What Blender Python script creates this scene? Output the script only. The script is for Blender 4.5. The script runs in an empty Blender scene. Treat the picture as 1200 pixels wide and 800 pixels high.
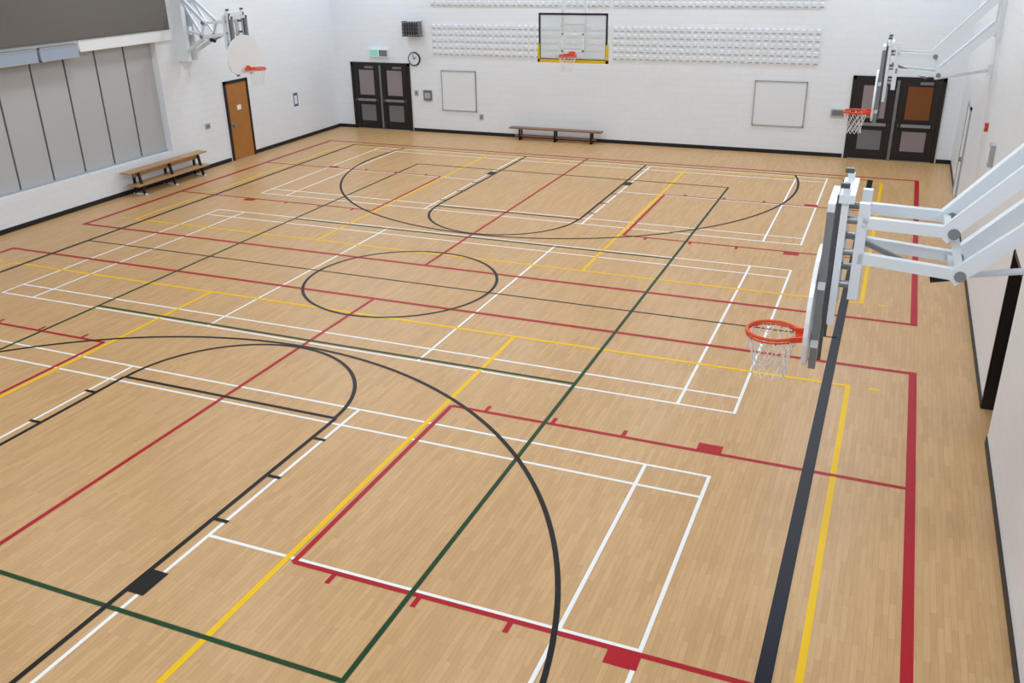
import bpy, bmesh, math, random
from mathutils import Vector, Matrix
random.seed(3)
scene=bpy.context.scene
XL,XR,YW,YF,H=-9.95,9.70,13.58,-15.6,7.6

# ---------------------------------------------------------------- materials
def srgb(c):
    return tuple(((v/255)/12.92 if v/255<=0.04045 else ((v/255+0.055)/1.055)**2.4) for v in c)+(1,)
def mat(name,rgb,rough=0.5,metal=0.0,noise=0.0,nscale=6,bump=0.0,emit=0.0,spec=0.4,alpha=1.0,trans=0.0):
    m=bpy.data.materials.new(name); m.use_nodes=True
    nt=m.node_tree; b=nt.nodes['Principled BSDF']
    c=srgb(rgb); b.inputs['Base Color'].default_value=c
    b.inputs['Roughness'].default_value=rough; b.inputs['Metallic'].default_value=metal
    b.inputs['Specular IOR Level'].default_value=spec
    b.inputs['Alpha'].default_value=alpha
    b.inputs['Transmission Weight'].default_value=trans
    if emit: b.inputs['Emission Color'].default_value=c; b.inputs['Emission Strength'].default_value=emit
    if noise or bump:
        tc=nt.nodes.new('ShaderNodeTexCoord'); n=nt.nodes.new('ShaderNodeTexNoise')
        n.inputs['Scale'].default_value=nscale; n.inputs['Detail'].default_value=4
        nt.links.new(tc.outputs['Object'],n.inputs['Vector'])
        if noise:
            mx=nt.nodes.new('ShaderNodeMix'); mx.data_type='RGBA'
            mx.inputs[6].default_value=tuple(max(0,v*(1-noise)) for v in c[:3])+(1,)
            mx.inputs[7].default_value=tuple(min(1,v*(1+noise)) for v in c[:3])+(1,)
            nt.links.new(n.outputs['Fac'],mx.inputs[0]); nt.links.new(mx.outputs[2],b.inputs['Base Color'])
        if bump:
            bp=nt.nodes.new('ShaderNodeBump'); bp.inputs['Strength'].default_value=bump; bp.inputs['Distance'].default_value=0.01
            nt.links.new(n.outputs['Fac'],bp.inputs['Height']); nt.links.new(bp.outputs[0],b.inputs['Normal'])
    return m
def block_wall(name,rgb,axis):
    m=bpy.data.materials.new(name); m.use_nodes=True; nt=m.node_tree; b=nt.nodes['Principled BSDF']
    tc=nt.nodes.new('ShaderNodeTexCoord'); sp=nt.nodes.new('ShaderNodeSeparateXYZ'); cb=nt.nodes.new('ShaderNodeCombineXYZ')
    nt.links.new(tc.outputs['Object'],sp.inputs[0])
    nt.links.new(sp.outputs['X' if axis=='x' else 'Y'],cb.inputs['X']); nt.links.new(sp.outputs['Z'],cb.inputs['Y'])
    br=nt.nodes.new('ShaderNodeTexBrick'); nt.links.new(cb.outputs[0],br.inputs['Vector'])
    br.inputs['Scale'].default_value=1.0; br.inputs['Brick Width'].default_value=0.4; br.inputs['Row Height'].default_value=0.2
    br.inputs['Mortar Size'].default_value=0.005; br.inputs['Mortar Smooth'].default_value=0.4
    c=srgb(rgb)
    br.inputs['Color1'].default_value=c; br.inputs['Color2'].default_value=tuple(v*0.98 for v in c[:3])+(1,)
    br.inputs['Mortar'].default_value=tuple(v*0.91 for v in c[:3])+(1,)
    nt.links.new(br.outputs['Color'],b.inputs['Base Color'])
    n=nt.nodes.new('ShaderNodeTexNoise'); n.inputs['Scale'].default_value=60; nt.links.new(tc.outputs['Object'],n.inputs['Vector'])
    ad=nt.nodes.new('ShaderNodeMath'); ad.operation='MULTIPLY_ADD'; ad.inputs[1].default_value=-1.0
    nt.links.new(br.outputs['Fac'],ad.inputs[0]); 
    ml=nt.nodes.new('ShaderNodeMath'); ml.operation='MULTIPLY'; ml.inputs[1].default_value=0.25
    nt.links.new(n.outputs['Fac'],ml.inputs[0]); nt.links.new(ml.outputs[0],ad.inputs[2])
    bp=nt.nodes.new('ShaderNodeBump'); bp.inputs['Strength'].default_value=0.4; bp.inputs['Distance'].default_value=0.005
    nt.links.new(ad.outputs[0],bp.inputs['Height']); nt.links.new(bp.outputs[0],b.inputs['Normal'])
    b.inputs['Roughness'].default_value=0.42
    return m
def floor_mat():
    m=bpy.data.materials.new('maple_sports_floor'); m.use_nodes=True; nt=m.node_tree; b=nt.nodes['Principled BSDF']
    tc=nt.nodes.new('ShaderNodeTexCoord'); mp=nt.nodes.new('ShaderNodeMapping')
    mp.inputs['Rotation'].default_value=(0,0,math.pi/2)
    nt.links.new(tc.outputs['Object'],mp.inputs[0])
    br=nt.nodes.new('ShaderNodeTexBrick'); nt.links.new(mp.outputs[0],br.inputs['Vector'])
    br.offset=0.37; br.inputs['Scale'].default_value=1.0
    br.inputs['Brick Width'].default_value=0.5; br.inputs['Row Height'].default_value=0.058
    br.inputs['Mortar Size'].default_value=0.0012; br.inputs['Bias'].default_value=0.0
    br.inputs['Color1'].default_value=srgb((205,165,117)); br.inputs['Color2'].default_value=srgb((194,153,105))
    br.inputs['Mortar'].default_value=srgb((170,130,86))
    mp2=nt.nodes.new('ShaderNodeMapping'); mp2.inputs['Scale'].default_value=(40,3,1); nt.links.new(tc.outputs['Object'],mp2.inputs[0])
    n=nt.nodes.new('ShaderNodeTexNoise'); n.inputs['Scale'].default_value=1.2; n.inputs['Detail'].default_value=5
    nt.links.new(mp2.outputs[0],n.inputs['Vector'])
    rp=nt.nodes.new('ShaderNodeMapRange'); rp.inputs[1].default_value=0.3; rp.inputs[2].default_value=0.7; rp.inputs[3].default_value=0.94; rp.inputs[4].default_value=1.05
    nt.links.new(n.outputs['Fac'],rp.inputs[0])
    vm=nt.nodes.new('ShaderNodeVectorMath'); vm.operation='SCALE'
    nt.links.new(br.outputs['Color'],vm.inputs[0]); nt.links.new(rp.outputs[0],vm.inputs['Scale'])
    nt.links.new(vm.outputs[0],b.inputs['Base Color'])
    b.inputs['Roughness'].default_value=0.36; b.inputs['Specular IOR Level'].default_value=0.38
    return m
LN=dict(rough=0.4,spec=0.22)
M=dict(
 floor=floor_mat(), wallx=block_wall('painted_block_x',(231,236,243),'x'), wally=block_wall('painted_block_y',(231,236,243),'y'),
 ceil=mat('ceiling_white',(222,226,230),0.8),
 white=mat('white_paint',(234,238,242),0.45), wline=mat('line_white',(240,242,242),**LN), yline=mat('line_yellow',(240,192,0),**LN),
 rline=mat('line_red',(172,6,30),**LN), gline=mat('line_green',(6,60,22),**LN), kline=mat('line_black',(9,7,9),**LN), nline=mat('line_navy',(14,16,34),**LN),
 base=mat('rubber_base_black',(24,25,32),0.5),
 steel=mat('powder_white_steel',(224,231,238),0.35,noise=0.02), zinc=mat('zinc_plate',(140,145,152),0.35,0.5), dark=mat('dark_metal',(34,34,38),0.4,0.3),
 orange=mat('rim_orange',(222,74,34),0.35), net=mat('net_nylon',(235,235,238),0.7),
 board=mat('board_white',(236,239,243),0.3), doorblk=mat('door_black_brown',(32,27,27),0.4), doorpan=mat('door_glass_grey',(140,130,134),0.15),
 brownglass=mat('door_brown_glass',(118,70,38),0.15), wood=mat('wood_door_oak',(168,112,54),0.4,noise=0.12,nscale=4), bench=mat('bench_wood',(178,140,98),0.4,noise=0.12,nscale=5),
 benchd=mat('bench_wood_dark',(134,96,70),0.4,noise=0.12,nscale=5),
 part=mat('partition_vinyl',(182,184,188),0.6,noise=0.03,nscale=30), seam=mat('seam_dark',(96,98,100),0.6), curtain=mat('divider_grey',(108,104,100),0.8,noise=0.05,nscale=12),
 bluegrey=mat('header_bluegrey',(160,174,194),0.4), yellowpad=mat('pad_yellow',(224,184,20),0.5), glass=mat('board_glass',(215,225,228),0.08,alpha=0.35),
 grey=mat('grey_box',(112,114,118),0.5), exitm=mat('exit_green',(120,190,175),0.4,emit=0.4), panel=mat('wall_panel',(225,230,236),0.5), trim=mat('panel_trim',(168,172,176),0.5),
 block=mat('sound_block_paint',(223,228,234),0.55), pit=mat('sound_block_underside_shade',(196,200,206),0.7), railg=mat('rail_grey',(88,91,98),0.4,0.3),  # pit: darker copy of the block paint, shade painted on undersides
 clock=mat('clock_face',(220,224,228),0.4), blue=mat('sign_blue',(70,90,150),0.5), redm=mat('alarm_red',(190,60,40),0.4), lamp=mat('lamp_diffuser',(255,255,255),0.5,emit=3.0),
)
# ---------------------------------------------------------------- mesh builder
class MB:
    def __init__(s): s.v=[];s.f=[];s.m=[];s.mats=[];s.sm=[]
    def mi(s,k):
        if k not in s.mats: s.mats.append(k)
        return s.mats.index(k)
    def add(s,vs,fs,k,smooth=False):
        o=len(s.v); s.v+= [tuple(v) for v in vs]; i=s.mi(k)
        for f in fs: s.f.append([a+o for a in f]); s.m.append(i); s.sm.append(smooth)
    def box(s,x0,x1,y0,y1,z0,z1,k):
        x0,x1=sorted((x0,x1));y0,y1=sorted((y0,y1));z0,z1=sorted((z0,z1))
        vs=[(x,y,z) for x in(x0,x1) for y in(y0,y1) for z in(z0,z1)]
        s.add(vs,[(0,1,3,2),(4,6,7,5),(0,4,5,1),(2,3,7,6),(0,2,6,4),(1,5,7,3)],k)
    def beam(s,a,b,w,h,k):
        a=Vector(a);b=Vector(b);d=(b-a).normalized(); up=Vector((0,0,1))
        if abs(d.z)>0.98: up=Vector((0,1,0))
        r=d.cross(up).normalized()*w/2; u=r.cross(d).normalized()*h/2
        vs=[p+i*r+j*u for p in(a,b) for i,j in((-1,-1),(1,-1),(1,1),(-1,1))]
        s.add(vs,[(3,2,1,0),(4,5,6,7),(0,1,5,4),(1,2,6,5),(2,3,7,6),(3,0,4,7)],k)
    def cyl(s,a,b,r,k,n=12,r2=None):
        a=Vector(a);b=Vector(b);d=(b-a).normalized(); up=Vector((0,0,1))
        if abs(d.z)>0.98: up=Vector((0,1,0))
        x=d.cross(up).normalized(); y=x.cross(d); r2=r if r2 is None else r2
        vs=[];
        for p,R in((a,r),(b,r2)):
            for i in range(n):
                t=2*math.pi*i/n; vs.append(p+x*R*math.cos(t)+y*R*math.sin(t))
        s.add(vs,[(i,(i+1)%n,n+(i+1)%n,n+i) for i in range(n)],k,True)
        s.add(vs[:n],[tuple(range(n-1,-1,-1))],k); s.add(vs[n:],[tuple(range(n))],k)
    def torus(s,c,R,r,k,n=40,m=8):
        vs=[];fs=[]
        for i in range(n):
            t=2*math.pi*i/n
            for j in range(m):
                q=2*math.pi*j/m; rr=R+r*math.cos(q); vs.append((c[0]+rr*math.cos(t),c[1]+rr*math.sin(t),c[2]+r*math.sin(q)))
        for i in range(n):
            for j in range(m):
                fs.append((i*m+j,((i+1)%n)*m+j,((i+1)%n)*m+(j+1)%m,i*m+(j+1)%m))
        s.add(vs,fs,k,True)
    def prism(s,pts,off,k):
        n=len(pts); off=Vector(off); vs=[Vector(p) for p in pts]+[Vector(p)+off for p in pts]
        s.add(vs,[tuple(range(n-1,-1,-1)),tuple(range(n,2*n))]+[(i,(i+1)%n,n+(i+1)%n,n+i) for i in range(n)],k)
    def strip(s,a,b,w,z,k):
        ax,ay=a;bx,by=b;L=math.hypot(bx-ax,by-ay); nx,ny=-(by-ay)/L*w/2,(bx-ax)/L*w/2
        s.add([(ax-nx,ay-ny,z),(bx-nx,by-ny,z),(bx+nx,by+ny,z),(ax+nx,ay+ny,z)],[(0,1,2,3)],k)
    def arc(s,c,R,a0,a1,w,z,k,n=64):
        vs=[]
        for i in range(n+1):
            t=a0+(a1-a0)*i/n
            for q in(R-w/2,R+w/2): vs.append((c[0]+q*math.cos(t),c[1]+q*math.sin(t),z))
        s.add(vs,[(2*i,2*i+1,2*i+3,2*i+2) for i in range(n)],k)
    def build(s,name,bevel=0,recalc=True):
        me=bpy.data.meshes.new(name); me.from_pydata(s.v,[],s.f)
        for k in s.mats: me.materials.append(M[k])
        for i,p in enumerate(me.polygons): p.material_index=s.m[i]; p.use_smooth=s.sm[i]
        if recalc:
            bm=bmesh.new(); bm.from_mesh(me); bmesh.ops.recalc_face_normals(bm,faces=bm.faces); bm.to_mesh(me); bm.free()
        ob=bpy.data.objects.new(name,me); scene.collection.objects.link(ob)
        if bevel:
            b=ob.modifiers.new('bevel','BEVEL'); b.width=bevel; b.segments=2; b.limit_method='ANGLE'
        return ob
# ---------------------------------------------------------------- room shell
b=MB(); b.box(XL-0.5,XR+0.4,YF-0.2,YW+0.2,-0.2,0,'floor'); b.build('floor')
b=MB(); b.box(XL-0.5,XR+0.4,YF-0.2,YW+0.2,H,H+0.2,'ceil'); b.build('ceiling')
b=MB(); b.box(XL-0.5,XR+0.4,YW,YW+0.2,0,H,'wallx'); b.build('wall_back')
b=MB(); b.box(XL-0.5,XR+0.4,YF-0.2,YF,0,H,'wallx'); b.build('wall_front')
D0,D1,DZ=-2.78,-1.74,2.2
b=MB(); b.box(XR,XR+0.4,YF,D0,0,H,'wally'); b.box(XR,XR+0.4,D1,YW,0,H,'wally'); b.box(XR,XR+0.4,D0,D1,DZ,H,'wally'); b.box(XR+0.38,XR+0.4,D0,D1,0,DZ,'wally'); b.build('wall_right')
S0,S1,SZ0,SZ1=-8.0,5.30,0.76,3.87
b=MB()
b.box(XL-0.5,XL,S1,YW,0,H,'wally'); b.box(XL-0.5,XL,YF,S0,0,H,'wally')
b.box(XL-0.5,XL,S0,S1,0,SZ0,'wally'); b.box(XL-0.5,XL,S0,S1,SZ1,H,'wally')
b.box(XL-0.5,XL-0.42,S0,S1,SZ0,SZ1,'wally')
b.build('wall_left')
# baseboards
b=MB(); b.box(XL,-9.3,YW-0.015,YW,0,0.11,'base'); b.box(-7.0,6.85,YW-0.015,YW,0,0.11,'base'); b.box(9.32,XR,YW-0.015,YW,0,0.11,'base'); b.build('baseboard_back')
b=MB(); b.box(XR-0.015,XR,YF,D0,0,0.11,'base'); b.box(XR-0.015,XR,D1,YW-0.015,0,0.11,'base'); b.build('baseboard_right')
b=MB(); b.box(XL,XL+0.015,YF,7.62,0,0.11,'base'); b.box(XL,XL+0.015,8.78,YW-0.015,0,0.11,'base'); b.build('baseboard_left')

# ---------------------------------------------------------------- court lines
b=MB(); zW,zY,zR,zG,zK=0.0016,0.0021,0.0026,0.0031,0.0036
W=0.042
for cy in(-7.77,0,7.77):
    for sx in(-1,1):
        b.strip((sx*6.7,cy-3.05),(sx*6.7,cy+3.05),W,zW,'wline'); b.strip((sx*5.94,cy-3.05),(sx*5.94,cy+3.05),W,zW,'wline')
        b.strip((sx*1.98,cy-3.05),(sx*1.98,cy+3.05),W,zW,'wline')
        if cy: b.strip((sx*1.98,cy),(sx*6.7,cy),W,zW+0.0001,'wline')
    for y in(-3.05,-2.59,2.59,3.05):
        b.strip((-6.7-W/2,cy+y),(6.7+W/2,cy+y),W,zW+0.0001,'wline')
# yellow cross volleyball courts
wy=0.068
for s in(-1,1):
    ya,yb=s*1.69,s*10.69
    for x in(-8.03,8.03): b.strip((x,ya),(x,yb),wy,zY,'yline')
    for x in(-3,3): b.strip((x,ya),(x,yb),wy,zY,'yline')
    b.strip((-8.06,ya),(8.06,ya),wy,zY+0.0001,'yline'); b.strip((-8.06,yb),(8.06,yb),wy,zY+0.0001,'yline')
    for x in(-8.37,8.37): b.strip((x-0.07,ya),(x+0.07,ya),wy,zY,'yline')
# red cross basketball courts
wr=0.062
for s in(-1,1):
    ya,yb=s*0.97,s*11.25
    for x in(-8.86,8.86): b.strip((x,ya-s*0.05),(x,yb+s*0.05),0.105,zR,'rline')
    for y in(ya,yb): b.strip((-8.86,y),(8.86,y),0.085,zR+0.0001,'rline')
    b.strip((0,ya),(0,yb),wr,zR,'rline')
    cy=s*6.0
    for q in(-1,1):
        b.strip((q*3.1,cy-1.83),(q*3.1,cy+1.83),wr,zR,'rline')
        for t in(-1,1):
            yy=cy+t*1.82
            b.strip((q*3.1,yy),(q*8.86,yy),wr,zR+0.0001,'rline')
            for x in(3.6,4.55,5.5): b.strip((q*x,yy),(q*x,yy+t*0.17),0.055,zR,'rline')
            b.strip((q*6.58-0.15,yy+t*0.10),(q*6.58+0.15,yy+t*0.10),0.2,zR+0.0002,'rline')
# green long volleyball court
wg=0.055
for x in(-4.45,4.45): b.strip((x,-9.06),(x,9.06),wg,zG,'gline')
for y in(-9.04,-2.96,2.96,9.04): b.strip((-4.47,y),(4.47,y),wg,zG+0.0001,'gline')
# black long basketball court
for x in(-7.75,7.75): b.strip((x,-14.5 if x>0 else -10.9,),(x,10.98),0.135 if x>0 else 0.08,zK,'nline' if x>0 else 'kline')
b.strip((-7.75,0),(7.75,0),0.038,zK,'kline')
b.arc((0,0),1.8,0,2*math.pi,0.057,zK+0.0001,'kline',96)
wk=0.057
for s in(-1,1):
    yb=s*10.93
    b.strip((-7.75,yb),(7.75,yb),0.05,zW-0.0004,'kline')
    for q in(-1,1):
        b.strip((q*1.82,s*5.05),(q*1.82,yb),wk,zK+0.0001,'kline')
        for y in(5.6,6.55,7.5): b.strip((q*1.82,s*y),(q*2.02,s*y),0.055,zK,'kline')
        b.strip((q*1.82,s*8.62),(q*2.04,s*8.62),0.36,zK,'kline')
    b.strip((-1.82,s*5.05),(1.82,s*5.05),wk,zK+0.0002,'kline')
    a0=math.pi if s>0 else 0
    b.arc((0,s*5.05),1.8,a0,a0+math.pi,wk,zK+0.0003,'kline')
    c=(0,s*9.3); th=math.asin((10.93-9.3)/6.1)
    if s>0: b.arc(c,6.1,math.pi-th,2*math.pi+th,wk,zK+0.0004,'kline',120)
    else: b.arc(c,6.1,-th,math.pi+th,wk,zK+0.0004,'kline',120)
ob=b.build('court_line_markings',recalc=False)
bm=bmesh.new(); bm.from_mesh(ob.data); bm.normal_update()
fl=[f for f in bm.faces if f.normal.z<0]; bmesh.ops.reverse_faces(bm,faces=fl); bm.to_mesh(ob.data); bm.free()

# ---------------------------------------------------------------- hoops
def rim_and_net(b,c,dirx,diry,attach):
    R=0.2286
    b.torus(c,R,0.016,'orange'); b.torus((c[0],c[1],c[2]-0.03),R+0.004,0.008,'orange')
    d=Vector((dirx,diry,0)); n=Vector((-diry,dirx,0)); C=Vector(c)
    P=C+d*attach
    for t in(-1,1):
        b.beam(C+d*(R*0.75)+n*t*0.15+Vector((0,0,-0.01)),P+n*t*0.08+Vector((0,0,-0.01)),0.02,0.05,'orange')
    b.beam(C+d*(R+0.0),P+Vector((0,0,0.0)),0.17,0.02,'orange')
    b.beam(P-d*0.03+Vector((0,0,-0.07)),P-d*0.03+Vector((0,0,0.06)),0.16,0.02,'orange')
    for i in range(12):
        t=2*math.pi*(i+.5)/12; e=C+Vector((math.cos(t)*R,math.sin(t)*R,-0.02)); b.cyl(e,e+Vector((0,0,-0.03)),0.006,'orange',6)
    levels=[(0,0.225),(0.09,0.205),(0.18,0.175),(0.27,0.15),(0.34,0.145),(0.40,0.155)]
    N=12
    for j in range(len(levels)-1):
        z0,r0=levels[j]; z1,r1=levels[j+1]
        for i in range(N):
            a=2*math.pi*(i+0.5*(j%2))/N
            for sg in(-0.5,0.5):
                a2=a+sg*2*math.pi/N
                b.cyl((c[0]+r0*math.cos(a),c[1]+r0*math.sin(a),c[2]-0.03-z0),(c[0]+r1*math.cos(a2),c[1]+r1*math.sin(a2),c[2]-0.03-z1),0.005,'net',5)
def fan_pts(x,cy,z0):
    pts=[(-0.40,0.0),(0.40,0.0),(0.60,0.10),(0.68,0.30)]
    for i in range(0,17):
        t=math.pi*i/16; pts.append((0.69*math.cos(t)*1.0,0.38+0.56*math.sin(t)))
    pts+=[(-0.68,0.30),(-0.60,0.10)]
    return [(x,cy+p[0],z0+p[1]) for p in pts]
def wall_hoop(side,cy,zr):
    b=MB(); sx=side
    rim_and_net(b,(7.36*sx,cy,zr),sx,0,0.31)
    X=lambda v:(v-0.085)*sx          # board carriage
    A=lambda v:(v-0.03)*sx           # arms
    b.prism(fan_pts(X(7.755),cy,zr-0.12),(0.035*sx,0,0),'board')
    k=1.0 if sx>0 else 0.7
    for t in(-0.28,0.28):
        b.box(X(7.80),X(7.86),cy+t-0.035,cy+t+0.035,zr-0.18,zr+1.28,'zinc')
        b.box(X(7.865),X(7.895),cy+t-0.02,cy+t+0.02,zr-0.10,zr+1.36,'railg')
        b.box(X(7.905),X(7.96),cy+t-0.03,cy+t+0.03,zr+0.25,zr+1.42,'steel')
        b.box(X(7.88),X(7.95),cy+t-0.026,cy+t+0.026,zr+1.42,zr+1.46,'railg')
    for z in(0.02,0.55,1.22): b.box(X(7.80),X(7.86),cy-0.32,cy+0.32,zr+z,zr+z+0.07,'steel')
    b.box(X(7.88),X(8.0),cy-0.32,cy+0.32,zr+1.30,zr+1.37,'steel')
    # wall anchor centre: left unit mounts clear of the divider board
    wc=cy if sx>0 else cy+0.33
    for t in(-0.24,0.24):
        s=1 if t>0 else -1
        wy_=wc+(t+s*0.12 if sx>0 else t*0.8)
        b.box(X(8.04),X(8.12),cy+t-0.035,cy+t+0.035,zr+0.48,zr+1.30,'steel')
        for z in(0.6,0.88,1.15): b.cyl((X(7.94),cy+t,zr+z),(X(8.06),cy+t,zr+z),0.03,'zinc',10)
        b.beam((X(8.08),cy+t,zr+1.14),(A(8.72),cy+t,zr+1.12),0.07*k,0.09*k,'steel')
        b.beam((X(8.08),cy+t,zr+0.84),(A(8.80),cy+t,zr+0.78),0.07*k,0.09*k,'steel')
        b.cyl((A(8.70),cy+t-0.06,zr+1.12),(A(8.70),cy+t+0.06,zr+1.12),0.045,'zinc',12)
        b.cyl((A(8.80),cy+t-0.06,zr+0.78),(A(8.80),cy+t+0.06,zr+0.78),0.045,'zinc',12)
        zu=2.28 if sx>0 else 1.75; zl=1.70 if sx>0 else 0.35
        b.beam((A(8.62),cy+t,zr+1.08),(9.66*sx,wy_,zr+zu),0.085*k,0.12*k,'steel')
        b.beam((A(8.74),cy+t,zr+0.74),(9.66*sx,wy_,zr+zl),0.085*k,0.12*k,'steel')
        b.box(9.62*sx,XR if sx>0 else XL,wy_-0.07,wy_+0.07,zr+zl-0.25,zr+zu+0.2,'steel')
        b.beam((A(8.70),cy+t,zr+1.12),(A(8.80),cy+t,zr+0.78),0.05,0.06,'steel')
        if sx<0: b.beam((A(8.74),cy+t,zr+0.74),(9.66*sx,wy_,zr+1.7),0.05,0.06,'steel')
    for x,z in((8.74,0.78),(8.66,1.12)): b.beam((A(x),cy-0.26,zr+z),(A(x),cy+0.26,zr+z),0.05,0.05,'steel')
    for z in(0.84,1.14): b.beam((X(8.1),cy-0.26,zr+z),(X(8.1),cy+0.26,zr+z),0.05,0.05,'steel')
    b.cyl((A(8.62),cy,zr+0.66),(9.66*sx,wc,zr+0.87),0.028,'steel',12)
    b.cyl((A(8.60),cy,zr+0.655),(A(8.74),cy,zr+0.685),0.045,'dark',12)
    b.box(9.62*sx,XR if sx>0 else XL,wc-0.06,wc+0.06,zr+0.77,zr+0.97,'steel')
    b.beam((X(8.0),cy,zr+0.95),(A(8.62),cy,zr+0.68),0.04,0.04,'zinc')
    return b.build('basketball_hoop')
wall_hoop(1,-6.0,2.45)
wall_hoop(1,6.0,2.52)
wall_hoop(-1,6.0,2.93)
# ceiling-hung hoop
b=MB(); cy=9.75; z0,z1=2.92,4.07
rim_and_net(b,(0,9.35,3.08),0,1,0.39)
b.box(-0.92,0.92,cy,cy+0.015,z0,z1,'glass')
for x0,x1,a,c in((-0.95,0.95,z1-0.025,z1+0.025),(-0.95,0.95,z0-0.02,z0+0.03)): b.box(x0,x1,cy-0.02,cy+0.035,a,c,'dark')
for x in(-0.95,0.91): b.box(x,x+0.04,cy-0.02,cy+0.035,z0,z1,'dark')
for x0,x1,a,c in((-0.30,0.30,3.55,3.59),(-0.30,0.30,3.13,3.17),(-0.30,-0.26,3.13,3.59),(0.26,0.30,3.13,3.59)): b.box(x0,x1,cy-0.006,cy-0.001,a,c,'board')
b.box(-0.98,0.98,cy-0.03,cy+0.05,z0-0.07,z0+0.01,'yellowpad')
for x in(-0.98,0.92): b.box(x,x+0.06,cy-0.03,cy+0.05,z0-0.07,z0+0.40,'yellowpad')
for x in(-0.32,0.32):
    b.cyl((x,cy+0.12,3.0),(x,cy+0.12,H),0.035,'steel',12)
    b.cyl((x,cy+0.12,4.6),(x,cy+2.6,H-0.03),0.03,'steel',12)
    b.box(x-0.04,x+0.04,cy+0.016,cy+0.12,3.15,3.23,'steel'); b.box(x-0.04,x+0.04,cy+0.016,cy+0.12,3.75,3.83,'steel')
b.cyl((-0.32,cy+0.12,3.2),(0.32,cy+0.12,3.2),0.025,'steel'); b.cyl((-0.32,cy+0.12,3.8),(0.32,cy+0.12,3.8),0.025,'steel')
b.build('suspended_basketball_hoop')

# ---------------------------------------------------------------- doors
def double_door(x0,x1,h,name,panes):
    b=MB(); y=YW
    t=0.09
    b.box(x0,x0+t,y-0.05,y,0,h,'doorblk'); b.box(x1-t,x1,y-0.05,y,0,h,'doorblk'); b.box(x0,x1,y-0.05,y,h-t,h,'doorblk')
    mid=(x0+x1)/2
    b.box(mid-0.035,mid+0.035,y-0.06,y,0,h-t,'grey')
    for i,(a,c) in enumerate(((x0+t,mid-0.04),(mid+0.04,x1-t))):
        b.box(a,c,y-0.03,y,0.02,h-t,'doorblk')
        k=panes[i]
        b.box(a+0.02,a+0.16,y-0.045,y-0.03,0.03,h-t-0.02,'doorblk'); b.box(c-0.16,c-0.02,y-0.045,y-0.03,0.03,h-t-0.02,'doorblk')
        b.box(a+0.22,c-0.22,y-0.04,y-0.03,1.15,h-t-0.16,k)
        b.box(a+0.22,c-0.22,y-0.04,y-0.03,0.28,0.82,'grey' if k!='brownglass' else 'doorpan')
        b.box(a+0.08,c-0.08,y-0.12,y-0.07,0.95,1.03,'zinc'); 
        for xx in(a+0.1,c-0.14): b.box(xx,xx+0.05,y-0.12,y-0.03,0.94,1.04,'dark')
        b.box((a+c)/2-0.03,(a+c)/2+0.3,y-0.09,y-0.03,h-t-0.1,h-t-0.03,'grey')
    return b.build(name)
double_door(-9.30,-7.03,2.22,'door_1',('doorpan','doorpan'))  # pane grey is a reflection painted into the glass colour
double_door(6.90,9.28,2.28,'door_2',('doorpan','brownglass'))
# oak door on left wall
b=MB(); x=XL
b.box(x,x+0.05,7.68,7.75,0,2.28,'doorblk'); b.box(x,x+0.05,8.68,8.75,0,2.28,'doorblk'); b.box(x,x+0.05,7.68,8.75,2.2,2.28,'doorblk')
b.box(x,x+0.03,7.75,8.68,0.02,2.2,'wood'); b.box(x+0.03,x+0.036,8.15,8.33,1.42,1.56,'white')
b.cyl((x+0.03,7.87,1.0),(x+0.09,7.87,1.0),0.03,'zinc'); b.box(x+0.08,x+0.10,7.85,8.0,0.985,1.015,'zinc'); b.box(x+0.03,x+0.034,7.82,7.92,0.9,1.1,'zinc')
b.build('door_3')
# dark recessed door in right wall
b=MB(); x=XR; e=0.004
b.box(x-0.01,x+0.34,D1-0.05,D1-e,0,DZ-e,'doorblk'); b.box(x+0.02,x+0.34,D0+e,D0+0.05,0,DZ-e,'doorblk'); b.box(x+0.0,x+0.34,D0+0.05,D1-0.05,DZ-0.06,DZ-e,'doorblk')
xd=x+0.22
b.box(xd,xd+0.05,D0+0.05,D1-0.05,0.01,DZ-0.06,'doorblk'); b.box(xd-0.006,xd,-2.42,-2.1,1.15,1.95,'doorpan'); b.box(xd-0.08,xd-0.04,-2.66,-1.88,0.95,1.03,'zinc')
for yy in(-2.66,-1.93): b.box(xd-0.08,xd,yy,yy+0.05,0.94,1.04,'dark')
b.build('door_4')
b=MB()
b.box(XR-0.04,XR,9.2,9.27,0,2.2,'trim'); b.box(XR-0.04,XR,10.2,10.27,0,2.2,'trim'); b.box(XR-0.04,XR,9.2,10.27,2.13,2.2,'trim'); b.box(XR-0.02,XR,9.27,10.2,0.02,2.13,'panel'); b.box(XR-0.09,XR-0.02,9.34,9.38,0.95,1.05,'zinc')
b.build('door_5')
# ---------------------------------------------------------------- stage partition
b=MB(); px=XL-0.2
y=S1; pw=0.95
b.box(px-0.06,px-0.02,S0,S1,SZ0,SZ1,'seam')
while y>S0+0.1:
    y2=max(S0,y-pw); b.box(px-0.05,px,y2+0.012,y-0.012,SZ0+0.03,3.66,'part')
    b.box(px,px+0.01,y2-0.0,y2+0.03,SZ0+0.03,3.66,'seam'); y=y2
b.box(px-0.05,px+0.03,S0,S1,SZ0,SZ0+0.04,'trim')
b.build('folding_partition')
b=MB(); b.box(XL-0.2,XL+0.06,2.78,5.85,3.60,3.87,'white'); b.box(XL-0.2,XL+0.03,S0,2.78,3.66,3.87,'white'); b.build('trim_1')
b=MB()
for a,c in((1.6,2.68),(0.45,1.52),(-0.7,0.37),(-1.85,-0.78)):
    b.box(XL,XL+0.12,a,c,3.50,3.80,'bluegrey'); b.box(XL,XL+0.13,a,c,3.50,3.53,'trim'); b.box(XL,XL+0.13,a,c,3.77,3.80,'trim')
b.build('valance_light_housing')
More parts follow.
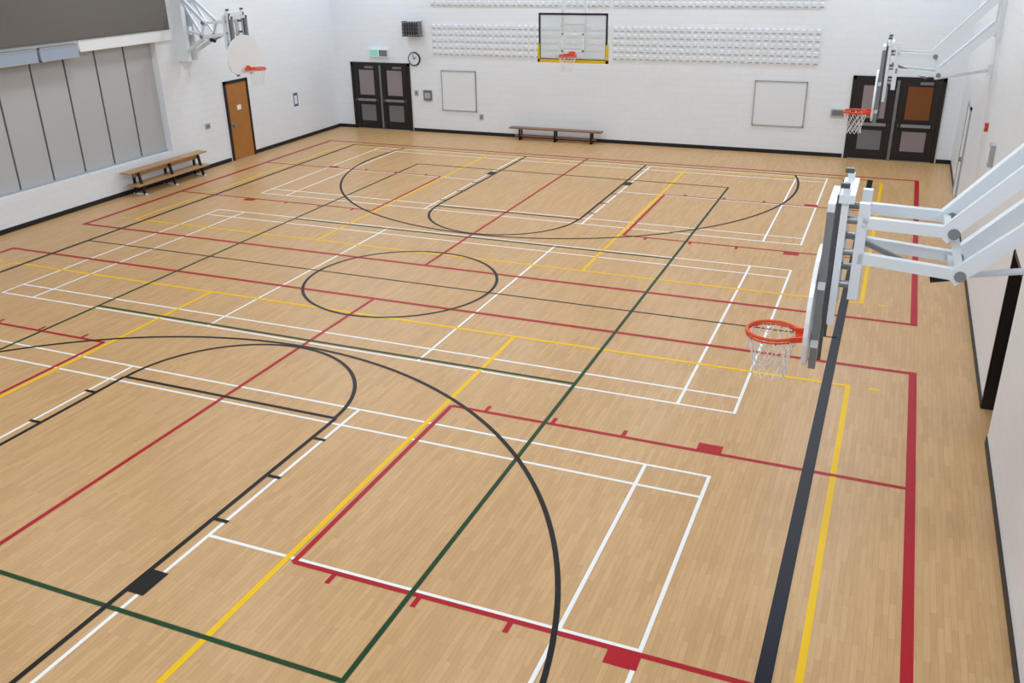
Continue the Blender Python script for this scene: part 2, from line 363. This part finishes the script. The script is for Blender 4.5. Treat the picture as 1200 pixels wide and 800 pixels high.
b=MB(); b.box(XL,XL+0.08,S0,5.82,3.88,6.6,'curtain'); b.box(XL,XL+0.09,S0,5.82,3.88,3.91,'seam'); b.build('acoustic_felt_board')
# ---------------------------------------------------------------- acoustic block arrays
def blocks(x0,x1,z0,z1):
    p=0.2; nx=round((x1-x0)/p); nz=round((z1-z0)/p)
    B.box(x0,x1,YW-0.012,YW-0.001,z0,z1,'block')
    for i in range(nx):
        for j in range(nz):
            a=x0+i*p+0.03; c=x0+(i+1)*p-0.03; d=z0+j*p+0.03; e=z0+(j+1)*p-0.03; y=YW-0.012; o=0.04
            B.add([(a,y,d),(c,y,d),(c,y,e),(a,y,e),(a+0.03,y-o,d+0.035),(c-0.03,y-o,d+0.035),(c-0.03,y-o,e-0.02),(a+0.03,y-o,e-0.02)],
                  [(1,2,6,5),(2,3,7,6),(3,0,4,7),(4,5,6,7)],'block')
            B.add([(a,y,d),(c,y,d),(c-0.03,y-o,d+0.035),(a+0.03,y-o,d+0.035)],[(0,1,2,3)],'pit')  # underside face of each raised block, shade painted as darker colour
for x0,x1,z0,z1 in((-6.15,-0.15,2.5,3.5),(-0.05,5.95,2.5,3.5),(-6.15,-0.15,4.0,5.0),(-0.05,5.95,4.0,5.0)):
    B=MB(); blocks(x0,x1,z0,z1); B.build('acoustic_block_grid')
# ---------------------------------------------------------------- wall fittings
def framed(x0,x1,z0,z1):
    b=MB(); y=YW; t=0.03
    b.box(x0,x1,y-0.02,y,z0,z1,'panel')
    for q in((x0,x1,z0,z0+t),(x0,x1,z1-t,z1),(x0,x0+t,z0,z1),(x1-t,x1,z0,z1)): b.box(q[0],q[1],y-0.035,y,q[2],q[3],'trim')
    b.build('wall_access_panel')
framed(-5.87,-4.62,0.75,2.04); framed(4.25,5.71,0.79,2.06)
b=MB(); b.cyl((-6.83,YW,2.37),(-6.83,YW-0.05,2.37),0.22,'dark',32); b.cyl((-6.83,YW-0.05,2.37),(-6.83,YW-0.056,2.37),0.185,'clock',32)
b.beam((-6.83,YW-0.06,2.36),(-6.74,YW-0.06,2.44),0.01,0.018,'dark'); b.beam((-6.83,YW-0.063,2.36),(-6.86,YW-0.063,2.52),0.01,0.012,'dark'); b.build('wall_clock')
b=MB(); b.box(-8.5,-7.78,YW-0.09,YW,2.40,2.66,'white'); b.box(-8.47,-8.16,YW-0.094,YW-0.09,2.43,2.63,'exitm'); b.box(-8.12,-7.81,YW-0.094,YW-0.09,2.43,2.63,'grey'); b.build('exit_sign')
b=MB(); b.box(-7.03,-6.5,YW-0.3,YW,3.14,3.52,'grey')
for i in range(7): b.box(-7.05+i*0.09,-7.04+i*0.09+0.01,YW-0.33,YW-0.31,3.10,3.56,'dark')
for i in range(5): b.box(-7.07,-6.46,YW-0.335,YW-0.315,3.10+i*0.11,3.115+i*0.11,'dark')
for xx in(-7.07,-6.47): b.box(xx,xx+0.012,YW-0.33,YW,3.54,3.56,'dark'); b.box(xx,xx+0.012,YW-0.33,YW,3.10,3.12,'dark')
b.build('caged_speaker')
b=MB(); b.box(-6.55,-6.25,YW-0.05,YW,1.05,1.38,'grey'); b.box(-6.5,-6.3,YW-0.055,YW-0.05,1.12,1.3,'trim'); b.build('thermostat_box')
for x0,z0 in((-6.9,1.18),(-4.53,0.5)):
    b=MB(); b.box(x0,x0+0.14,YW-0.015,YW,z0,z0+0.18,'trim'); b.box(x0+0.04,x0+0.10,YW-0.02,YW-0.015,z0+0.05,z0+0.13,'grey'); b.build('power_outlet')
b=MB(); b.box(6.42,6.85,YW-0.06,YW,1.15,1.35,'trim'); b.box(6.46,6.81,YW-0.065,YW-0.06,1.18,1.32,'grey'); b.build('intercom_plate')
b=MB(); b.box(XL,XL+0.012,10.88,11.32,0.97,1.62,'white'); b.box(XL+0.012,XL+0.014,10.98,11.22,1.08,1.5,'blue'); b.box(XL+0.014,XL+0.015,11.03,11.17,1.15,1.42,'white'); b.build('framed_poster')
b=MB(); b.box(XL,XL+0.02,6.7,6.9,1.1,1.25,'trim'); b.box(XL+0.02,XL+0.025,6.75,6.85,1.14,1.2,'grey'); b.build('light_switch')
b=MB(); b.box(XR-0.08,XR,2.65,2.95,2.25,2.6,'trim'); b.box(XR-0.085,XR-0.08,2.69,2.91,2.29,2.56,'panel'); b.build('electrical_box')
b=MB(); b.box(XR-0.06,XR,4.62,4.73,2.48,2.62,'redm'); b.box(XR-0.075,XR-0.06,4.65,4.70,2.52,2.58,'white'); b.build('fire_alarm')
# ---------------------------------------------------------------- benches
b=MB(); y0,y1=13.12,13.40
b.box(-3.3,-0.22,y0,y1,0.36,0.40,'benchd'); b.box(-3.15,-0.4,13.24,13.28,0.10,0.16,'benchd')
for x in(-2.95,-1.75,-0.55):
    b.box(x-0.025,x+0.025,y0+0.02,y0+0.07,0,0.36,'dark'); b.box(x-0.025,x+0.025,y1-0.07,y1-0.02,0,0.36,'dark'); b.box(x-0.025,x+0.025,y0+0.02,y1-0.02,0.02,0.07,'dark')
b.build('gym_bench',bevel=0.004)
b=MB(); x0,x1=-9.84,-9.54; ya,yb=3.2,6.15
b.box(x0,x1,ya,yb,0.59,0.63,'bench'); b.box(x0+0.02,x1+0.12,ya+0.15,yb-0.1,0.25,0.29,'bench')
b.box((x0+x1)/2-0.02,(x0+x1)/2+0.02,ya+0.3,yb-0.3,0.46,0.59,'bench')
for y in(ya+0.35,(ya+yb)/2,yb-0.35):
    b.prism([(x0+0.03,y,0),(x0+0.09,y,0),(x0+0.12,y,0.59),(x0+0.05,y,0.59)],(0,0.05,0),'dark')
    b.prism([(x1+0.09,y,0),(x1+0.03,y,0),(x1-0.1,y,0.59),(x1-0.03,y,0.59)],(0,0.05,0),'dark')
    b.box(x0+0.05,x1+0.06,y,y+0.05,0.2,0.25,'dark'); b.box(x0-0.0,x1+0.12,y,y+0.05,0,0.04,'white')
b.build('gym_bench',bevel=0.004)
# ---------------------------------------------------------------- ceiling lights
for ix,x in enumerate((-7.6,-2.6,2.6,7.6)):
    for iy,y in enumerate((-13,-8,-2.5,3,8,12)):
        b=MB(); b.box(x-0.62,x+0.62,y-0.32,y+0.32,H-0.10,H-0.0,'white'); b.box(x-0.58,x+0.58,y-0.28,y+0.28,H-0.105,H-0.10,'lamp'); b.build('ceiling_light')
        l=bpy.data.lights.new('gym_light','AREA'); l.shape='RECTANGLE'; l.size=1.2; l.size_y=0.6; l.energy=84 if abs(x)>5 else 76; l.color=(0.83,0.93,1.0)
        o=bpy.data.objects.new('gym_light',l); o.location=(x,y,H-0.13); scene.collection.objects.link(o)
w=bpy.data.worlds.new('w'); scene.world=w; w.use_nodes=True; w.node_tree.nodes['Background'].inputs[0].default_value=(0.8,0.88,1,1); w.node_tree.nodes['Background'].inputs[1].default_value=0.3
# ---------------------------------------------------------------- camera
p=[1056.4087, 8.1202, -13.8609, 5.6787, -0.4014, 0.4115, -0.0194]
yaw,pit,rol=p[4:]
f=Vector((math.sin(yaw)*math.cos(pit),math.cos(yaw)*math.cos(pit),-math.sin(pit)))
r=Vector((math.cos(yaw),-math.sin(yaw),0)); u=r.cross(f)
r2=r*math.cos(rol)+u*math.sin(rol); u2=-r*math.sin(rol)+u*math.cos(rol)
cd=bpy.data.cameras.new('camera'); cam=bpy.data.objects.new('camera',cd); scene.collection.objects.link(cam)
m=Matrix((r2,u2,-f)).transposed().to_4x4(); m.translation=Vector(p[1:4]); cam.matrix_world=m
cd.sensor_width=36; cd.lens=p[0]/1200*36; scene.camera=cam
scene.view_settings.view_transform='Standard'; scene.view_settings.look='None'; scene.view_settings.exposure=0
